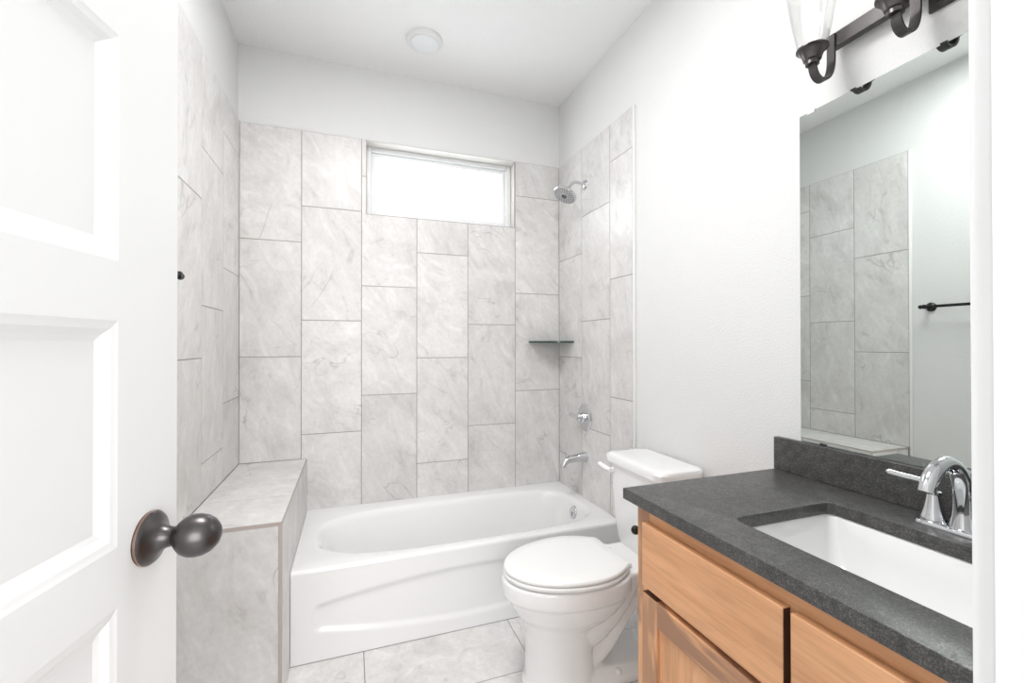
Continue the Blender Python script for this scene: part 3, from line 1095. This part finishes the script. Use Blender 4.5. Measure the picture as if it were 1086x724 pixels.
to, ti = holed(mb, outer, inner, CT1, False)
bo, bi = holed(mb, outer, inner, CT0, True)
for a, b in ((to, bo), (ti, bi)):
    for i in range(len(a)):
        j = (i + 1) % len(a)
        mb.bm.faces.new((a[i], a[j], b[j], b[i]))
bmesh.ops.recalc_face_normals(mb.bm, faces=mb.bm.faces[:])
ed = [e for e in mb.bm.edges if all(abs(v.co.z - CT1) < 1e-6 for v in e.verts) and any(abs(f.normal.z) < 0.1 for f in e.link_faces)]
bmesh.ops.bevel(mb.bm, geom=ed, offset=0.0025, segments=2, profile=0.5, affect='EDGES')
mb.build('slab', 'granite', top, sharp=30)
BS = 0.9625
mb = MB()
mb.box(DR - 0.021, DR - 0.001, CY1, -1.573, CT1 + 0.0002, BS, 0.0015, 1)
mb.build('backsplash', 'granite', top)

# undermount sink
snk = thing('sink', 'white rectangular undermount sink set below the granite countertop', 'sink', (1.512, -2.062, 0.68))
mb = MB()
R = lambda ins, z, r: [Vector((x, y, z)) for x, y in rrect(cut[0] + ins, cut[1] - ins, cut[2] + ins, cut[3] - ins, r, 6)]
mb.loft([R(-0.026, CT0 - 0.018, 0.04), R(-0.026, CT0 - 0.0008, 0.04), R(-0.004, CT0 - 0.0008, 0.024), R(0.000, CT0 - 0.006, 0.022), R(0.012, CT0 - 0.05, 0.026), R(0.028, CT0 - 0.095, 0.032), R(0.044, CT0 - 0.118, 0.038), R(0.075, CT0 - 0.127, 0.04), R(0.14, CT0 - 0.131, 0.014)],
        cap0=False, cap1=True)
mb.loft([R(-0.026, CT0 - 0.018, 0.04), R(0.0, CT0 - 0.03, 0.03), R(0.03, CT0 - 0.12, 0.04), R(0.07, CT0 - 0.145, 0.04)], cap0=False, cap1=True)
mb.build('basin', 'china', snk)
mb = MB()
mb.lathe([(0.022, 0.0), (0.022, 0.003), (0.016, 0.0045), (0.0003, 0.005)], (1.512, -2.062, CT0 - 0.131), (0, 0, 1), 28)
mb.build('drain', 'chrome', snk)

# ------------------------------------------------------------------ faucet
FC = (1.738, -2.070)
fa = thing('faucet', 'chrome two-handle bathroom faucet with a high arched spout behind the sink', 'faucet', (FC[0], FC[1], CT1))
z0 = CT1
mb = MB()
for_ = [(0.0, 0.0), (0.0, 0.006), (0.002, 0.010), (0.007, 0.0125)]
mb.loft([[Vector((x, y, z0 + 0.0002 + h)) for x, y in rrect(FC[0] - 0.029 + i, FC[0] + 0.029 - i, FC[1] - 0.081 + i, FC[1] + 0.081 - i, 0.024, 8)] for i, h in for_])
mb.build('deck_plate', 'chrome', fa)
mb = MB()
spath = [Vector((FC[0], FC[1], z0 + 0.010)), Vector((FC[0], FC[1], z0 + 0.035))] + bez((FC[0], FC[1], z0 + 0.055), (FC[0] + 0.002, FC[1], z0 + 0.125), (FC[0] - 0.030, FC[1], z0 + 0.158), (FC[0] - 0.066, FC[1], z0 + 0.152), 12)[0:] + bez((FC[0] - 0.076, FC[1], z0 + 0.149), (FC[0] - 0.10, FC[1], z0 + 0.141), (FC[0] - 0.116, FC[1], z0 + 0.122), (FC[0] - 0.121, FC[1], z0 + 0.100), 8)
srad = [0.0235, 0.0185] + [0.0172 - 0.00026 * k for k in range(13)] + [0.0138 + 0.0001 * k for k in range(9)]
mb.tube(spath, srad, 28, up=(0, 1, 0))
mb.build('spout', 'chrome', fa)
for s in (1, -1):
    hy = FC[1] + s * 0.0508
    mb = MB()
    mb.lathe([(0.0235, 0.011), (0.0235, 0.016), (0.021, 0.022), (0.0175, 0.034), (0.0145, 0.048), (0.0125, 0.060), (0.0115, 0.066), (0.0155, 0.069), (0.0155, 0.0735), (0.010, 0.076),
              (0.0085, 0.082), (0.0105, 0.087), (0.0110, 0.092), (0.0085, 0.098), (0.0003, 0.101)], (FC[0], hy, z0), (0, 0, 1), 36)
    h = mb.build('handle', 'chrome', fa)
    mb = MB()
    dx, dy = -0.35, 0.94 * s
    mb.tube([(FC[0], hy, z0 + 0.0915), (FC[0] + dx * 0.02, hy + dy * 0.02, z0 + 0.0925), (FC[0] + dx * 0.05, hy + dy * 0.05, z0 + 0.0955), (FC[0] + dx * 0.074, hy + dy * 0.074, z0 + 0.099)], [0.0062, 0.0058, 0.0062, 0.0060], 28)
    mb.sphere((FC[0] + dx * 0.075, hy + dy * 0.075, z0 + 0.0991), 0.006)
    mb.build('lever', 'chrome', h)

# ------------------------------------------------------------------ mirror
MY0, MY1, MZ0, MZ1 = -2.465, -1.653, BS + 0.0015, 1.942
mir = thing('wall_mirror', 'frameless rectangular wall mirror above the granite backsplash', 'mirror', (DR, (MY0 + MY1) / 2, MZ0))
mb = MB()
LEAN = Matrix.Translation((DR, MY1, 0)) @ Matrix.Rotation(-0.0074, 4, 'Z') @ Matrix.Translation((-DR, -MY1, 0))
mb.box(DR - 0.0050, DR - 0.0008, MY0, MY1, MZ0, MZ1)
mb.transform(LEAN)
mb.build('mirror_edge', 'mirror_back', mir, sharp=None)
mb = MB()
mb.prism([(MY0 + 0.001, MZ0 + 0.001), (MY1 - 0.001, MZ0 + 0.001), (MY1 - 0.001, MZ1 - 0.001), (MY0 + 0.001, MZ1 - 0.001)], 'x', DR - 0.0054, DR - 0.0051)
mb.transform(LEAN)
glass_face = mb.build('mirror_glass', 'mirror', mir, sharp=None)
for y, zc, m_ in ((-1.690, MZ1, 'clip_clear'), (-1.808, MZ1, 'clip_dark'), (-2.005, MZ1, 'clip_dark'), (-2.30, MZ1, 'clip_dark'), (-1.722, MZ0, 'bronze_flat')):
    mb = MB()
    if zc == MZ1:
        hw_ = 0.012 if m_ == 'clip_clear' else 0.0065
        lo_ = 0.007 if m_ == 'clip_clear' else 0.0020
        mb.box(DR - 0.0076, DR - 0.0056, y - hw_, y + hw_, zc - lo_, zc + 0.003, 0.0006, 1)
        mb.box(DR - 0.0076, DR - 0.0002, y - hw_, y + hw_, zc + 0.0010, zc + 0.003)
    else:
        mb.box(DR - 0.0076, DR - 0.0056, y - 0.010, y + 0.010, zc - 0.001, zc + 0.005, 0.0006, 1)
    mb.transform(LEAN)
    o = mb.build('mirror_clip', m_, mir)
    if m_ == 'clip_clear':
        tag(o, 'clear plastic mirror clip')

# ------------------------------------------------------------------ vanity light
LY = [-1.775, -1.970, -2.165, -2.360]
LC = sum(LY) / 4
BZ0, BZ1 = 2.066, 2.106
vl = thing('vanity_light', 'dark bronze vanity light bar with clear glass shades above the mirror', 'wall lamp', (DR, LC, 2.086))
mb = MB()
mb.box(DR - 0.010, DR, LC - 0.092, LC + 0.092, 2.028, 2.148, 0.004)
mb.box(DR - 0.018, DR - 0.010, LC - 0.076, LC + 0.076, 2.044, 2.132, 0.003)
mb.build('wall_plate', 'bronze_flat', vl)
mb = MB()
mb.box(DR - 0.040, DR - 0.018, LY[3] - 0.010, LY[0] + 0.010, BZ0, BZ1, 0.0015, 1)
mb.build('bar', 'bronze_flat', vl)
for ly in LY:
    mb = MB()
    hook = [Vector((DR - 0.043, ly, BZ1 - 0.004)), Vector((DR - 0.043, ly, BZ0 - 0.01))] + bez((DR - 0.043, ly, 2.035), (DR - 0.043, ly, 1.955), (DR - 0.116, ly, 1.950), (DR - 0.116, ly, 2.012), 18)
    mb.tube(hook, 0, up=(0, 1, 0), flat=(0.0105, 0.003))
    arm_ = mb.build('arm', 'bronze_flat', vl)
    mb = MB()
    at = (DR - 0.116, ly, 2.006)
    mb.lathe([(0.0165, 0.0), (0.0165, 0.010), (0.021, 0.012), (0.024, 0.022), (0.029, 0.034), (0.0325, 0.038), (0.038, 0.040), (0.038, 0.0435), (0.032, 0.0445)], at, (0, 0, 1), 36)
    cup = mb.build('socket_cup', 'bronze', vl)
    mb = MB()
    mb.lathe([(0.033, 0.044), (0.0375, 0.060), (0.0455, 0.10), (0.053, 0.15), (0.0585, 0.195), (0.0595, 0.205), (0.0580, 0.205), (0.0520, 0.15), (0.0440, 0.10), (0.036, 0.060), (0.0315, 0.046)], at, (0, 0, 1), 40, cap0=False, cap1=False)
    mb.build('glass_shade', 'glass', vl)
    mb = MB()
    mb.lathe([(0.0120, 0.044), (0.0120, 0.075), (0.0140, 0.085), (0.0150, 0.110), (0.0150, 0.165), (0.0120, 0.178), (0.0060, 0.185), (0.0003, 0.187)], at, (0, 0, 1), 28)
    mb.build('bulb', 'bulb', vl)
    d = bpy.data.lights.new('bulb_glow', 'POINT')
    d.energy = BULB_WATTS
    d.shadow_soft_size = 0.03
    d.color = (1.0, 0.97, 0.93)
    lo = bpy.data.objects.new('bulb_glow', d)
    lo.location = Vector((DR - 0.116, ly, 2.20)) - ROOT['vanity_light']
    lo.parent = vl
    COL.objects.link(lo)

# ------------------------------------------------------------------ ceiling fixture
cl = thing('ceiling_light', 'round white flush ceiling fixture above the bathtub', 'ceiling lamp', (0.892, -0.338, CEIL))
mb = MB()
mb.lathe([(0.090, 0.0), (0.091, 0.010), (0.087, 0.016), (0.080, 0.019), (0.070, 0.0185)], (0.892, -0.338, CEIL), (0, 0, -1), 48)
mb.build('rim', 'trim', cl)
mb = MB()
mb.lathe([(0.073, 0.017), (0.071, 0.024), (0.060, 0.031), (0.035, 0.036), (0.0003, 0.0375)], (0.892, -0.338, CEIL), (0, 0, -1), 48)
mb.build('lens', simple('white_lens', (0.84, 0.85, 0.87), 0.4), cl)

# ------------------------------------------------------------------ towel bar on the left wall, seen in the mirror and past the door edge
tbx, tbz = 0.048, 1.465
tw = thing('towel_bar', 'dark bronze towel bar on the left wall beyond the open door', 'towel bar', (DL, -1.33, tbz))
ya, yb = -1.015, -1.63
for y in (ya, yb):
    mb = MB()
    mb.lathe([(0.026, 0.0), (0.026, 0.004), (0.021, 0.010), (0.0105, 0.016), (0.0095, 0.045), (0.0125, 0.050), (0.0125, 0.066), (0.009, 0.070)], (DL, y, tbz), (1, 0, 0), 28)
    mb.build('post', 'black', tw)
mb = MB()
mb.tube([(tbx, ya + 0.004, tbz), (tbx, yb - 0.004, tbz)], 0.008, 16)
for y, s in ((ya + 0.014, 1), (yb - 0.014, -1)):
    mb.sphere((tbx, y + s * 0.006, tbz), 0.0115)
mb.build('bar', 'black', tw)

# ------------------------------------------------------------------ paper holder on the vanity side
ph = thing('toilet_paper_holder', 'dark metal toilet paper holder on the vanity side beside the toilet tank', 'paper holder', (1.42, CY0, 0.735))
mb = MB()
mb.lathe([(0.024, 0.0), (0.024, 0.004), (0.018, 0.009), (0.009, 0.014), (0.0085, 0.046), (0.0003, 0.048)], (1.42, CY0 - 0.001, 0.735), (0, 1, 0), 28)
mb.build('post', 'black', ph)
mb = MB()
mb.tube([(1.42, CY0 + 0.042, 0.735), (1.30, CY0 + 0.042, 0.735)], 0.0075, 16)
mb.sphere((1.292, CY0 + 0.042, 0.735), 0.0125)
mb.build('roller_arm', 'black', ph)
